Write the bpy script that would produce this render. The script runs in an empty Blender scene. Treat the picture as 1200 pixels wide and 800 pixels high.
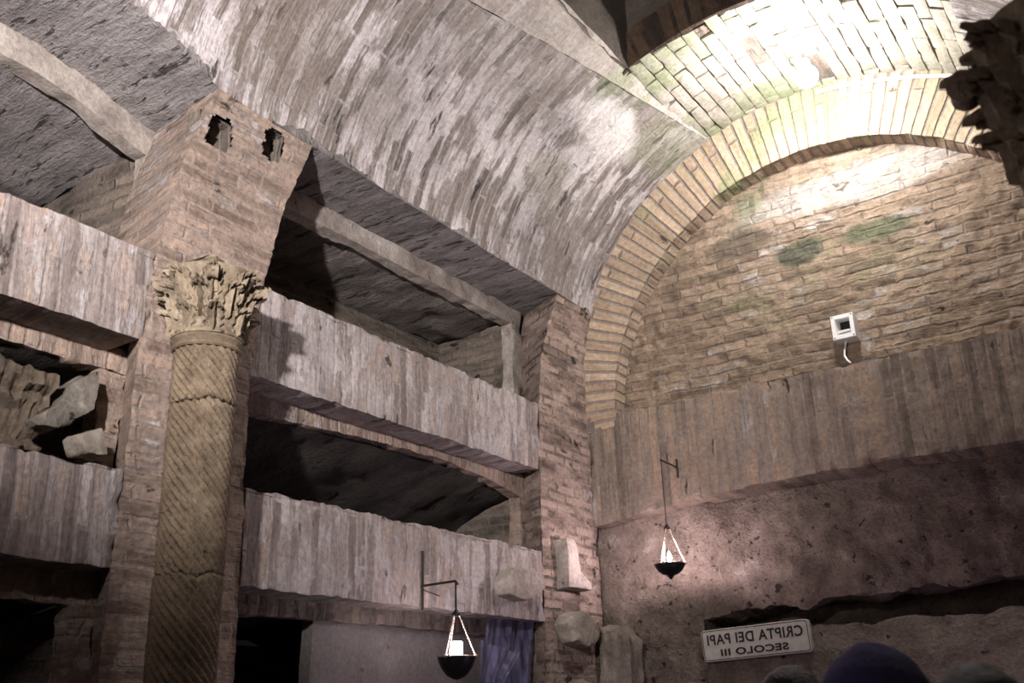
import bpy, bmesh, math, random
import numpy as np
from mathutils import Vector, Matrix

random.seed(7)
rng = np.random.default_rng(7)
scn = bpy.context.scene
C = scn.collection
PI = math.pi

# ------------------------------------------------------------------ camera
F = 1191.0
def _d(u, v): return np.array([(u-600)/F, -(v-400)/F, -1.0])
_Z = _d(490, -2759); _Z /= np.linalg.norm(_Z)
_Y = _d(1448, 819); _Y -= _Z*(_Y@_Z); _Y /= np.linalg.norm(_Y)
_X = np.cross(_Y, _Z)
RM = np.array([_X, _Y, _Z])                 # world = RM @ camera
CAM = np.array([3.0, 0.0, 1.6])
def ray(u, v): return RM @ _d(u, v)
def onx(u, v, x=0.0): r = ray(u, v); return CAM + r*(x-CAM[0])/r[0]
def ony(u, v, y): r = ray(u, v); return CAM + r*(y-CAM[1])/r[1]

cam = bpy.data.cameras.new('camera'); co = bpy.data.objects.new('camera', cam); C.objects.link(co)
cam.sensor_width = 36.0; cam.lens = 36.0*F/1200.0; cam.clip_start = 0.02; cam.clip_end = 100
cam.dof.use_dof = True; cam.dof.focus_distance = 5.2; cam.dof.aperture_fstop = 3.2
m = Matrix.Identity(4)
for i in range(3):
    for j in range(3): m[i][j] = RM[i][j]
    m[i][3] = CAM[i]
co.matrix_world = m
scn.camera = co

Y0 = 5.414                                   # the end wall
CX, CZ = 1.61, 3.35                          # centre of the arch

# ------------------------------------------------------------------ noise
def _hash(ix, iy, iz, s):
    with np.errstate(over='ignore'):
        h = (ix.astype(np.uint32)*np.uint32(374761393) + iy.astype(np.uint32)*np.uint32(668265263)
             + iz.astype(np.uint32)*np.uint32(2246822519) + np.uint32((s*3266489917) & 0xffffffff))
        h = (h ^ (h >> np.uint32(13)))*np.uint32(1274126177)
        h = h ^ (h >> np.uint32(16))
    return (h & np.uint32(0xffff)).astype(np.float64)/32767.5 - 1.0
def vnoise(p, s=0):
    p = np.asarray(p, float) + 1000.0
    i = np.floor(p).astype(np.int64); f = p-i; f = f*f*(3-2*f)
    r = 0
    for dx in (0, 1):
        wx = f[..., 0] if dx else 1-f[..., 0]
        for dy in (0, 1):
            wy = f[..., 1] if dy else 1-f[..., 1]
            for dz in (0, 1):
                wz = f[..., 2] if dz else 1-f[..., 2]
                r = r + wx*wy*wz*_hash(i[..., 0]+dx, i[..., 1]+dy, i[..., 2]+dz, s)
    return r
def fbm(p, s=0, o=3):
    p = np.asarray(p, float); r = 0; a = 1.0
    for k in range(o):
        r = r + a*vnoise(p*(2.03**k), s+k*17); a *= .5
    return r
def fbm3(p, s=0, o=3): return np.stack([fbm(p, s, o), fbm(p, s+101, o), fbm(p, s+211, o)], -1)

# ------------------------------------------------------------------ tags
def tag(o, label=None, cat=None, group=None, kind=None):
    if label: o['label'] = label
    if cat: o['category'] = cat
    if group: o['group'] = group
    if kind: o['kind'] = kind
    return o
def empty(name, loc=(0, 0, 0), parent=None):
    o = bpy.data.objects.new(name, None); C.objects.link(o); o.location = loc
    o.empty_display_size = .05
    if parent: o.parent = parent
    return o
def link(name, me, mat, parent=None, angle=None):
    o = bpy.data.objects.new(name, me); C.objects.link(o)
    if mat: me.materials.append(mat)
    if parent is not None:
        o.parent = parent
        pl = parent.location.copy()
        q = parent.parent
        while q is not None: pl = pl+q.location; q = q.parent
        me.transform(Matrix.Translation(-pl))
    if angle is not None:
        me.polygons.foreach_set('use_smooth', [True]*len(me.polygons))
        me.set_sharp_from_angle(angle=angle)
    return o

# ------------------------------------------------------------------ mesh builder (quads + uv)
class MB:
    def __init__(s): s.q = []; s.t = []
    def grid(s, A, U, flip=False):
        A = np.asarray(A, float); U = np.asarray(U, float)
        Q = np.stack([A[:-1, :-1], A[1:, :-1], A[1:, 1:], A[:-1, 1:]], 2).reshape(-1, 4, 3)
        T = np.stack([U[:-1, :-1], U[1:, :-1], U[1:, 1:], U[:-1, 1:]], 2).reshape(-1, 4, 2)
        if flip: Q = Q[:, ::-1]; T = T[:, ::-1]
        s.q.append(Q); s.t.append(T)
    def slab(s, A, U, dep, nd=6, chip=0.0, seed=0, skip=None, flip=False):
        """front grid A, extruded by vector(s) dep; side faces continue the uv."""
        A = np.array(A, float); U = np.asarray(U, float)
        D = np.broadcast_to(np.asarray(dep, float), A.shape)
        if chip:
            for sl, inn in (((0, slice(None)), (1, slice(None))), ((-1, slice(None)), (-2, slice(None))),
                            ((slice(None), 0), (slice(None), 1)), ((slice(None), -1), (slice(None), -2))):
                P = A[sl]; n = np.clip(fbm(P*19.0, seed+5, 3)*1.0-.12, 0, 1.2)[:, None]
                dn = D[sl]/np.linalg.norm(D[sl], axis=-1, keepdims=True)
                A[sl] = P + dn*n*chip + (A[inn]-P)*np.clip(n*.5, 0, .4)
        if skip is not None:
            Q = np.stack([A[:-1, :-1], A[1:, :-1], A[1:, 1:], A[:-1, 1:]], 2).reshape(-1, 4, 3)
            T = np.stack([U[:-1, :-1], U[1:, :-1], U[1:, 1:], U[:-1, 1:]], 2).reshape(-1, 4, 2)
            keep = ~skip(Q.mean(1))
            s.q.append(Q[keep]); s.t.append(T[keep])
        else: s.grid(A, U, flip)
        B = A+D
        s.grid(B[::-1], U[::-1], flip)
        t = np.linspace(0, 1, nd+1)
        L = np.linalg.norm(D.reshape(-1, 3)[0])
        for idx, axis, sgn in ((0, 0, -1), (-1, 0, 1), (0, 1, -1), (-1, 1, 1)):
            P = A[idx] if axis == 0 else A[:, idx]
            Qd = D[idx] if axis == 0 else D[:, idx]
            u = U[idx] if axis == 0 else U[:, idx]
            u2 = U[1 if idx == 0 else -2] if axis == 0 else U[:, 1 if idx == 0 else -2]
            du = (u-u2); du = du/(np.linalg.norm(du, axis=-1, keepdims=True)+1e-9)
            G = P[:, None, :] + Qd[:, None, :]*t[None, :, None]
            W = u[:, None, :] + du[:, None, :]*(t*L)[None, :, None]
            fl = (axis == 0) == (idx == 0)
            s.grid(G, W, not fl if not flip else fl)
    def build(s, name, mat, parent=None, amp=0.0, freq=7.0, amp2=0.0, freq2=30.0, angle=.9, seed=0):
        q = np.concatenate(s.q); t = np.concatenate(s.t); n = len(q)
        P = q.reshape(-1, 3)
        key = np.round(P*20000).astype(np.int64)
        _, first, inv = np.unique(key, axis=0, return_index=True, return_inverse=True)
        V = P[first]; inv = inv.reshape(-1, 4)
        N = np.zeros_like(V); c_ = V[inv]
        fn = np.cross(c_[:, 2]-c_[:, 0], c_[:, 3]-c_[:, 1])
        for k_ in range(4): np.add.at(N, inv[:, k_], fn)
        N /= np.linalg.norm(N, axis=1, keepdims=True)+1e-12
        W = V.copy()
        if amp: V = V + amp*(1.15*N*fbm(W*freq, seed, 4)[:, None] + .22*fbm3(W*freq, seed+7, 3))
        if amp2: V = V + amp2*(1.15*N*fbm(W*freq2, seed+50, 3)[:, None] + .3*fbm3(W*freq2, seed+57, 2))
        good = np.array([len(set(r)) >= 3 for r in inv.tolist()])
        faces = []; uvs = []
        for r, tt in zip(inv[good].tolist(), t[good].tolist()):
            f = []; w = []
            for a, b in zip(r, tt):
                if a not in f: f.append(a); w.append(b)
            faces.append(f); uvs.extend(w)
        me = bpy.data.meshes.new(name)
        me.from_pydata(V.tolist(), [], faces)
        uv = me.uv_layers.new(name='uv')
        uv.data.foreach_set('uv', np.array(uvs, float).ravel())
        me.update()
        return link(name, me, mat, parent, angle)

def bil(p00, p10, p11, p01, nu, nv):
    p00, p10, p11, p01 = [np.array(p, float) for p in (p00, p10, p11, p01)]
    u = np.linspace(0, 1, nu+1)[:, None, None]; v = np.linspace(0, 1, nv+1)[None, :, None]
    return (1-u)*(1-v)*p00 + u*(1-v)*p10 + u*v*p11 + (1-u)*v*p01
def uvof(A, au, av):
    """uv from two world axes (index or callable)."""
    f = lambda k: A[..., k] if isinstance(k, int) else k(A)
    return np.stack([f(au), f(av)], -1)

# ------------------------------------------------------------------ node materials
class NT:
    def __init__(s, name, rough=.9, spec=.2):
        s.m = bpy.data.materials.new(name); s.m.use_nodes = True
        s.t = s.m.node_tree; s.b = s.t.nodes['Principled BSDF']
        s.b.inputs['Roughness'].default_value = rough
        s.b.inputs['Specular IOR Level'].default_value = spec
    def n(s, ty, **k):
        nd = s.t.nodes.new(ty)
        for a, b in k.items(): setattr(nd, a, b)
        return nd
    def set(s, sock, v):
        if isinstance(v, bpy.types.NodeSocket): s.t.links.new(v, sock)
        elif hasattr(sock.default_value, '__len__') and not hasattr(v, '__len__'): sock.default_value = [v]*len(sock.default_value)
        elif hasattr(sock.default_value, '__len__') and len(sock.default_value) == 4 and len(v) == 3: sock.default_value = (*v, 1)
        else: sock.default_value = v
    def math(s, op, a, b=0.0, clamp=False):
        nd = s.n('ShaderNodeMath', operation=op, use_clamp=clamp); s.set(nd.inputs[0], a); s.set(nd.inputs[1], b); return nd.outputs[0]
    def vm(s, op, a, b=(0, 0, 0)):
        nd = s.n('ShaderNodeVectorMath', operation=op); s.set(nd.inputs[0], a); s.set(nd.inputs[1], b); return nd.outputs[0]
    def uv(s): return s.n('ShaderNodeUVMap').outputs[0]
    def pos(s): return s.n('ShaderNodeNewGeometry').outputs['Position']
    def noise(s, vec, scale, detail=4, rough=.6, color=False):
        nd = s.n('ShaderNodeTexNoise'); s.set(nd.inputs['Vector'], vec)
        nd.inputs['Scale'].default_value = scale; nd.inputs['Detail'].default_value = detail; nd.inputs['Roughness'].default_value = rough
        return nd.outputs['Color'] if color else nd.outputs[0]
    def ramp(s, fac, stops):
        nd = s.n('ShaderNodeValToRGB'); s.set(nd.inputs[0], fac); e = nd.color_ramp.elements
        while len(e) < len(stops): e.new(.5)
        for k, (p, c) in zip(e, stops): k.position = p; k.color = (*c, 1) if hasattr(c, '__len__') else (c, c, c, 1)
        return nd.outputs[0]
    def step(s, x, lo, hi):
        nd = s.n('ShaderNodeMapRange', interpolation_type='SMOOTHSTEP'); s.set(nd.inputs[0], x)
        nd.inputs[1].default_value = lo; nd.inputs[2].default_value = hi; return nd.outputs[0]
    def mix(s, f, a, b, mode='MIX'):
        nd = s.n('ShaderNodeMix', data_type='RGBA', blend_type=mode)
        s.set(nd.inputs[0], f); s.set(nd.inputs[6], a); s.set(nd.inputs[7], b); return nd.outputs[2]
    def bump(s, h, dist, strength=1.0):
        nd = s.n('ShaderNodeBump'); s.set(nd.inputs['Height'], h); nd.inputs['Distance'].default_value = dist
        nd.inputs['Strength'].default_value = strength; s.t.links.new(nd.outputs[0], s.b.inputs['Normal'])

ALGAE = (.20, .25, .12)
def oncyl(u, v, r=1.78):
    d = ray(u, v); a = d[0]**2+d[2]**2; px = CAM[0]-CX; pz = CAM[2]-CZ
    b = 2*(px*d[0]+pz*d[2]); c = px*px+pz*pz-r*r
    return tuple(float(q) for q in CAM+d*(-b+math.sqrt(b*b-4*a*c))/2/a)
def onl(u, v): return tuple(float(q) for q in ony(u, v, Y0+.135))
def masonry(name, dark, mid, light, mortar, plaster, pl=.5, bw=.26, rh=.06, ms=.010, mort=.6, pit=.5, bump=.02,
            streak=(3, 20), wob=.018, algae=0.0, grime=0.0, pitcol=(.035, .028, .022), contrast=1.0, gate=(.40, .64), spots=()):
    """eroded Roman brick: courses along u, plaster remains, dark pits stretched along the course."""
    s = NT(name)
    uv = s.uv(); pos = s.pos()
    d1 = s.vm('SUBTRACT', s.noise(pos, 2.3, 2, .5, True), (.5, .5, .5))
    d2 = s.vm('SUBTRACT', s.noise(pos, 14, 2, .5, True), (.5, .5, .5))
    w = s.vm('ADD', uv, s.vm('MULTIPLY', d1, (wob*2, wob*.6, 0)))
    w = s.vm('ADD', w, s.vm('MULTIPLY', d2, (.034, .006, 0)))
    br = s.n('ShaderNodeTexBrick'); s.set(br.inputs['Vector'], w)
    for k, v in (('Scale', 1.0), ('Brick Width', bw), ('Row Height', rh), ('Mortar Size', ms), ('Mortar Smooth', .7), ('Bias', 0.0)): br.inputs[k].default_value = v
    br.inputs['Color1'].default_value = (0, 0, 0, 1); br.inputs['Color2'].default_value = (1, 1, 1, 1); br.inputs['Mortar'].default_value = (.5, .5, .5, 1)
    rnd = br.outputs['Color']; mo = br.outputs['Fac']
    st = s.noise(s.vm('MULTIPLY', w, (streak[0], streak[1], 1)), 1.0, 8, .72)
    st2 = s.noise(s.vm('ADD', s.vm('MULTIPLY', w, (streak[0]*1.7, streak[1]*.8, 1)), (7.3, 3.1, 0)), 1.0, 8, .72)
    patch = s.noise(pos, 1.5, 4, .6)
    patch2 = s.noise(s.vm('ADD', pos, (5, 9, 2)), 2.6, 5, .65)
    fine = s.noise(pos, 45, 4, .7)
    tone = s.math('ADD', s.math('MULTIPLY', rnd, .26), s.math('MULTIPLY', st, .74))
    tone = s.math('ADD', s.math('MULTIPLY', s.math('SUBTRACT', tone, .5), contrast), .5)
    c = s.ramp(tone, [(.30, dark), (.5, mid), (.70, light)])
    mv = s.math('MULTIPLY', mo, s.step(s.noise(s.vm('ADD', pos, (4, 4, 8)), 5.0, 6, .72), gate[0], gate[1]))
    c = s.mix(s.math('MULTIPLY', mv, mort), c, mortar)
    pm = s.math('ADD', s.math('ADD', s.math('MULTIPLY', st2, 1.05), s.math('MULTIPLY', patch, .75)), s.math('MULTIPLY', s.math('SUBTRACT', rnd, .5), .20))
    pm = s.step(pm, 1.22-.5*pl, 1.36-.5*pl)
    pc = s.mix(s.step(patch2, .35, .65), plaster, tuple(x*.72 for x in plaster))
    c = s.mix(s.math('MULTIPLY', pm, .9), c, pc)
    pt = s.noise(s.vm('ADD', s.vm('MULTIPLY', w, (streak[0]*1.5, streak[1]*.75, 1)), (2.7, 8.1, 0)), 1.0, 7, .72)
    pk = s.step(s.math('ADD', pt, s.math('MULTIPLY', s.math('SUBTRACT', patch2, .5), .55)), .75-.18*pit, .83-.18*pit)
    c = s.mix(s.math('MULTIPLY', pk, .88), c, pitcol)
    if algae:
        al = s.step(s.noise(s.vm('ADD', pos, (1, 2, 3)), 2.1, 4, .6), .60-.12*algae, .72-.1*algae)
        dd = s.n('ShaderNodeVectorMath', operation='DISTANCE'); s.set(dd.inputs[0], pos); dd.inputs[1].default_value = (1.35, 5.0, 4.75)
        al = s.math('MULTIPLY', al, s.step(dd.outputs['Value'], 1.5, .3))
        c = s.mix(s.math('MULTIPLY', al, .65), c, ALGAE)
    for (ctr, rad, col, amt) in spots:
        q = s.vm('DIVIDE', s.vm('SUBTRACT', pos, ctr), rad)
        ln = s.n('ShaderNodeVectorMath', operation='LENGTH'); s.set(ln.inputs[0], q)
        dd = s.math('ADD', ln.outputs['Value'], s.math('MULTIPLY', s.math('SUBTRACT', s.math('ADD', s.math('MULTIPLY', patch2, .6), s.math('MULTIPLY', st, .4)), .5), 2.4))
        c = s.mix(s.math('MULTIPLY', s.step(dd, 1.25, .65), amt), c, col)
    if grime:
        g = s.step(s.noise(s.vm('ADD', pos, (11, 4, 7)), 1.1, 5, .65), .46, .68)
        c = s.mix(s.math('MULTIPLY', g, grime), c, tuple(x*.35 for x in mid))
    c = s.mix(1.0, c, s.ramp(fine, [(.25, .62), (.75, 1.25)]), 'MULTIPLY')
    s.set(s.b.inputs['Base Color'], c)
    h = s.math('SUBTRACT', s.math('MULTIPLY', st, .9), s.math('MULTIPLY', mv, .42*(mort+.1)))
    h = s.math('ADD', h, s.math('MULTIPLY', pm, .22))
    h = s.math('SUBTRACT', h, s.math('MULTIPLY', pk, .9))
    h = s.math('ADD', h, s.math('MULTIPLY', fine, .30))
    s.bump(h, bump)
    return s.m

def stone(name, base, dark, scale=6, bump=.015, mott=.6, streak=None, rough=.9, pale=None, pits=.4):
    s = NT(name, rough)
    pos = s.pos() if streak is None else s.vm('MULTIPLY', s.pos(), streak)
    a = s.noise(pos, scale, 6, .68); b = s.noise(s.vm('ADD', s.pos(), (3, 7, 1)), scale*.35, 4, .6); f = s.noise(s.pos(), 55, 4, .7)
    t = s.math('ADD', s.math('MULTIPLY', a, .6), s.math('MULTIPLY', b, .4))
    stops = [(.5-.22*mott, dark), (.56, base)]
    if pale: stops.append((.70, pale))
    c = s.ramp(t, stops)
    pk = s.step(s.noise(s.vm('ADD', pos, (9, 1, 4)), scale*2.2, 4, .65), .70-.1*pits, .78-.1*pits)
    c = s.mix(s.math('MULTIPLY', pk, .8), c, tuple(x*.3 for x in dark))
    c = s.mix(1.0, c, s.ramp(f, [(.25, .65), (.75, 1.2)]), 'MULTIPLY')
    s.set(s.b.inputs['Base Color'], c)
    h = s.math('ADD', s.math('MULTIPLY', a, 1.0), s.math('MULTIPLY', f, .35))
    h = s.math('SUBTRACT', h, s.math('MULTIPLY', pk, .7))
    s.bump(h, bump)
    return s.m
def plain(name, col, rough=.6, metal=0.0, spec=.3, bump=0.0, scale=40, var=.12):
    s = NT(name, rough, spec); s.b.inputs['Metallic'].default_value = metal
    f = s.noise(s.pos(), scale, 4, .6)
    s.set(s.b.inputs['Base Color'], s.mix(1.0, col, s.ramp(f, [(.3, 1-var), (.7, 1+var)]), 'MULTIPLY'))
    if bump: s.bump(f, bump)
    return s.m
def glow(name, col, st):
    s = NT(name); s.b.inputs['Base Color'].default_value = (*col, 1)
    s.b.inputs['Emission Color'].default_value = (*col, 1); s.b.inputs['Emission Strength'].default_value = st
    return s.m

M = {}
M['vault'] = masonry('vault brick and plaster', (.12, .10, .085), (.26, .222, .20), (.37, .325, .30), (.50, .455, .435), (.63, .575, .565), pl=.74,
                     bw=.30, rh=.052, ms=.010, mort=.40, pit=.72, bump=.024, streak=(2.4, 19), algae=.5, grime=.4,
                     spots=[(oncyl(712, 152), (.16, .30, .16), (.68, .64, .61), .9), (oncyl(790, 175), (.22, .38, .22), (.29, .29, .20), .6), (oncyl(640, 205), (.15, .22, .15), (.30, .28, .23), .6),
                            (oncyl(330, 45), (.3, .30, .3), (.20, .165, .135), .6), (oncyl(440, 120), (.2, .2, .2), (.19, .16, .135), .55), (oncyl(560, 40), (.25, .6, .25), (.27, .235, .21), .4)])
M['band'] = masonry('lintel brick', (.14, .112, .10), (.285, .238, .215), (.40, .29, .215), (.38, .345, .33), (.445, .40, .385), pl=.72,
                    bw=.45, rh=.056, mort=.40, pit=.60, bump=.018, streak=(3.4, 20), contrast=1.0)
M['pier'] = masonry('pier brick', (.14, .095, .072), (.33, .255, .205), (.45, .32, .24), (.32, .28, .255), (.50, .44, .41), pl=.46,
                    bw=.24, rh=.055, mort=.5, pit=.55, bump=.03, streak=(3.5, 17))
M['lunette'] = masonry('lunette brick', (.115, .085, .062), (.30, .222, .155), (.43, .325, .235), (.17, .14, .118), (.54, .48, .43), pl=.44,
                       bw=.26, rh=.060, mort=.65, pit=.55, bump=.032, streak=(4.2, 16), algae=.5, wob=.02, gate=(.36, .60), grime=.25,
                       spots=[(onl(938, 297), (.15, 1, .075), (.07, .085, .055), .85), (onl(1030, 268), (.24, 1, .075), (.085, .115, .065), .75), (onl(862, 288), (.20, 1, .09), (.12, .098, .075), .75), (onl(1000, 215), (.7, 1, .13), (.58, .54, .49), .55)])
M['ring'] = masonry('arch ring brick', (.25, .185, .125), (.40, .30, .21), (.52, .40, .29), (.24, .20, .165), (.58, .53, .48), pl=.30,
                    bw=.60, rh=.068, mort=.95, pit=.22, bump=.022, streak=(1.5, 12), algae=.9, wob=.012, ms=.014, gate=(.1, .35))
M['lintel'] = masonry('end wall lintel brick', (.11, .084, .066), (.23, .182, .145), (.33, .23, .155), (.25, .215, .19), (.37, .33, .30), pl=.42,
                      bw=.70, rh=.06, mort=.45, pit=.48, bump=.022, streak=(2.2, 18), grime=.45, contrast=1.0)
M['eroded'] = masonry('eroded pier brick', (.10, .072, .058), (.33, .25, .205), (.47, .36, .29), (.10, .08, .066), (.50, .44, .41), pl=.40,
                     bw=.20, rh=.056, mort=.8, pit=.72, bump=.04, streak=(5, 14), ms=.013)
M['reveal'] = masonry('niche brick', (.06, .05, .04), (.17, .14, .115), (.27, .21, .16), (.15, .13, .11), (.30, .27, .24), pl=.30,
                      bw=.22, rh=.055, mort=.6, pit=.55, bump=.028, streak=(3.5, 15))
M['strip'] = stone('niche frame plaster', (.40, .355, .31), (.17, .14, .12), 7, .012, .7, pale=(.52, .48, .43), pits=.35)
M['tile'] = masonry('broad vault brick', (.28, .25, .20), (.40, .37, .315), (.50, .465, .41), (.2, .17, .13), (.56, .53, .48), pl=.45,
                    bw=5, rh=5, mort=0, pit=.12, bump=.012, streak=(5, 9), algae=1.3)
M['shaded_ring'] = masonry('shaft arch brick', (.022, .015, .011), (.045, .030, .020), (.08, .05, .03), (.018, .015, .013), (.05, .042, .035), pl=.1,  # shade on the arch face is put into this darkened brick colour
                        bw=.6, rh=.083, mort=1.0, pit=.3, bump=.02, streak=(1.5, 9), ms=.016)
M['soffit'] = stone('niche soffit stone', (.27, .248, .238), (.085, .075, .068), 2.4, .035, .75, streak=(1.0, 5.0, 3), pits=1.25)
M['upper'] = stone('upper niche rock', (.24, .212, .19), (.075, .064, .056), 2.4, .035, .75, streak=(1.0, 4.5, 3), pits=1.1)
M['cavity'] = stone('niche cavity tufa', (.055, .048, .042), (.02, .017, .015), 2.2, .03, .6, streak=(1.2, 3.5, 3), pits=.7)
M['step'] = masonry('shaft side plaster', (.26, .22, .19), (.36, .32, .28), (.42, .38, .34), (.32, .29, .26), (.47, .43, .40), pl=.7,
                    bw=.4, rh=.05, mort=.3, pit=.1, bump=.012, streak=(8, 3), algae=.5)
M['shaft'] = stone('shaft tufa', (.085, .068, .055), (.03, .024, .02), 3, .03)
M['rough'] = stone('rough wall plaster', (.235, .185, .15), (.075, .056, .042), 9, .06, 1.0, pale=(.40, .35, .32), pits=.8)
M['rock'] = stone('lower wall tufa', (.215, .18, .14), (.075, .06, .048), 6.0, .05, .9, pale=(.31, .27, .215), pits=.6)
M['marble'] = stone('aged column marble', (.20, .152, .10), (.085, .062, .042), 10, .007, .75, pale=(.29, .232, .165), pits=.3, rough=.7)
M['capital'] = stone('capital marble', (.25, .20, .137), (.085, .066, .046), 14, .008, .75, pale=(.36, .295, .22), pits=.6, rough=.75)
M['frag'] = stone('fragment marble', (.33, .29, .24), (.17, .145, .115), 9, .008, .5, pale=(.52, .48, .42), pits=.2)
M['fragpale'] = stone('pale broken marble', (.17, .15, .125), (.05, .042, .034), 7, .014, .9, pale=(.48, .455, .42), pits=.6)
M['fragpale2'] = stone('pale stone fragment', (.40, .345, .30), (.22, .185, .155), 8, .01, .6, pale=(.48, .43, .385), pits=.3)
M['fragdark'] = stone('carved marble fragment', (.135, .105, .075), (.05, .04, .03), 12, .01, .6)
M['slab'] = stone('closing slab', (.155, .137, .13), (.085, .073, .068), 3.5, .012, .8, pale=(.195, .175, .167), pits=.15)
M['floor'] = stone('floor stone', (.22, .19, .16), (.10, .085, .07), 3, .01)
M['iron'] = plain('dark iron', (.035, .03, .028), .5, .7)
M['bowl'] = plain('dark bronze', (.03, .028, .032), .4, .8)
M['brass'] = plain('worn brass', (.55, .45, .36), .3, .9)
M['white'] = plain('white painted metal', (.70, .69, .66), .5, 0, .3, 0, 30, .08)
M['black'] = plain('black inside', (.012, .012, .012), .8)
M['plaque'] = plain('pale plaque', (.44, .415, .36), .6, 0, .3, .002, 25, .15)
M['ink'] = plain('black lettering', (.02, .018, .016), .7)
M['flame'] = glow('oil flame', (1.0, .80, .88), 22)
M['cup'] = glow('lit glass cup', (1.0, .85, .95), 26)
M['bulb'] = glow('floodlight globe', (1.0, .96, .955), 1.0)
M['skin'] = plain('skin', (.42, .27, .2), .6, 0, .3)
M['hair'] = plain('dark hair', (.016, .013, .012), .6, 0, .3, .01, 120)
M['hood'] = plain('violet blue fabric', (.035, .031, .075), .9, 0, .1, .004, 60)
M['coat'] = plain('dark coat', (.03, .03, .035), .9, 0, .1, .004, 60)
M['trouser'] = plain('dark trousers', (.02, .02, .024), .9, 0, .1)

# blue sheet: thin translucent film
def film():
    s = NT('blue film', .4, .4)
    f = s.noise(s.vm('MULTIPLY', s.pos(), (3, 9, 1.2)), 3, 3, .6)
    s.set(s.b.inputs['Base Color'], s.ramp(f, [(.35, (.085, .08, .155)), (.65, (.18, .175, .30))]))
    s.set(s.b.inputs['Alpha'], s.ramp(f, [(.35, .15), (.65, .45)]))
    return s.m
M['film'] = film()

# ------------------------------------------------------------------ vault section
_sec = [(-20, 1.66), (13.4, 1.655), (21.2, 1.673), (32.7, 1.740), (40.9, 1.758), (48.1, 1.775), (58.7, 1.782), (70.2, 1.793), (83.8, 1.812), (90, 1.812)]
_a = np.array([p[0] for p in _sec], float); _r = np.array([p[1] for p in _sec], float)
_ad = np.linspace(-20, 90, 441); _rd = np.interp(_ad, _a, _r)
_rd = np.convolve(np.pad(_rd, 20, 'edge'), np.ones(41)/41, 'valid')
def sec(a):
    """angle (deg from the left springing) -> x, z on the vault face."""
    a = np.asarray(a, float); b = np.where(a > 90, 180-a, a)
    r = np.interp(b, _ad, _rd)
    x = np.maximum(CX - r*np.cos(np.radians(b)), 0); z = CZ + r*np.sin(np.radians(b))
    return np.where(a > 90, 2*CX-x, x), z
_xs, _zs = sec(np.linspace(-10, 90, 800))
def sx(z): return np.interp(z, _zs, _xs)
def az(z): return np.interp(z, _zs, np.linspace(-10, 90, 800))
def ax(x): return np.interp(x, _xs[np.argmax(_xs > 0)-1:], np.linspace(-10, 90, 800)[np.argmax(_xs > 0)-1:])

# ================================================================== LEFT WALL
wl = tag(empty('wall_left'), 'left brick wall with two bays of stacked burial niches under the vault', None, None, 'structure')
TH = .34
def lin(z, zz, yy): return np.interp(z, zz, yy)
def wall_piece(name, z0, z1, yl, yr, mat, vert=False, th=TH, res=.022, chip=.012, amp=.0035, seed=0, skip=None, parent=wl, splay=None):
    nz = max(4, int((z1-z0)/res)); ym = .5*(yl(z0)+yr(z0)); ny = max(4, int((yr(z0)-yl(z0))/res))
    z = np.linspace(z0, z1, nz+1); t = np.linspace(0, 1, ny+1)
    Y = np.stack([yl(zz)+(yr(zz)-yl(zz))*t for zz in z], 1)     # (ny+1, nz+1)
    Zg = np.broadcast_to(z[None, :], Y.shape); Xg = sx(Zg)
    A = np.stack([Xg, Y, Zg], -1)
    U = uvof(A, 2, 1) if vert else uvof(A, 1, 2)
    D = np.zeros_like(A); D[..., 0] = -th
    if splay is not None: D[..., 1] = splay(Zg)*(1-t[:, None])
    mb = MB(); mb.slab(A, U, D, 8, chip, seed, skip)
    return mb.build(name, mat, parent, amp, 8, .0025, 45, seed=seed)
k = lambda v: (lambda z: v)

# sockets for lost beams, cut through the face of the middle pier
SOCK = [(2.375, 3.925, .066, .068), (2.655, 3.995, .060, .074)]
def in_sock(c):
    r = np.zeros(len(c), bool)
    for (y, z, hy, hz) in SOCK:
        n = 1+.45*fbm(c*22, 77, 3)
        r |= ((np.abs(c[:, 1]-y)/hy)**3+(np.abs(c[:, 2]-z)/hz)**3 < n) & (c[:, 0] > -.05)
    return r
wall_piece('pier', 1.6, 4.10, lambda z: lin(z, [1.6, 2.13, 2.47, 2.95, 3.30, 4.10], [2.10, 2.105, 2.12, 2.125, 2.16, 2.315]),
           lambda z: lin(z, [1.6, 2.95, 3.34, 4.10], [2.67, 2.652, 2.69, 2.868]), M['pier'], th=.46, chip=.002, res=.011, seed=3, skip=in_sock, splay=lambda z: np.interp(z, [2.9, 3.3, 4.1], [.23, .10, .055]))
for (y, z, hy, hz) in SOCK:
    mb = MB(); x0 = float(sx(z))
    A = bil((x0-.10, y-hy*1.25, z-hz*1.25), (x0-.10, y+hy*1.25, z-hz*1.25), (x0-.10, y+hy*1.25, z+hz*1.25), (x0-.10, y-hy*1.25, z+hz*1.25), 8, 8)
    mb.grid(A, uvof(A, 1, 2))
    c = [(y-hy*1.25, z-hz*1.25), (y+hy*1.25, z-hz*1.25), (y+hy*1.25, z+hz*1.25), (y-hy*1.25, z+hz*1.25)]
    for i in range(4):
        (ya, za), (yb, zb) = c[i], c[(i+1) % 4]
        A = bil((x0-.03, ya, za), (x0-.03, yb, zb), (x0-.10, yb, zb), (x0-.10, ya, za), 8, 5); mb.grid(A, uvof(A, 1, 0))
    mb.build('beam_socket', M['reveal'], wl, .006, 12)
wall_piece('pier', 1.6, 4.10, lambda z: lin(z, [1.6, 2.95, 3.36, 4.10], [4.80, 4.825, 4.84, 4.995]), k(5.46), M['eroded'], seed=4, res=.016, amp=.006, chip=.004, splay=lambda z: np.interp(z, [2.5, 2.95, 3.36, 4.1], [.20, .20, .31, .15]))
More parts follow.
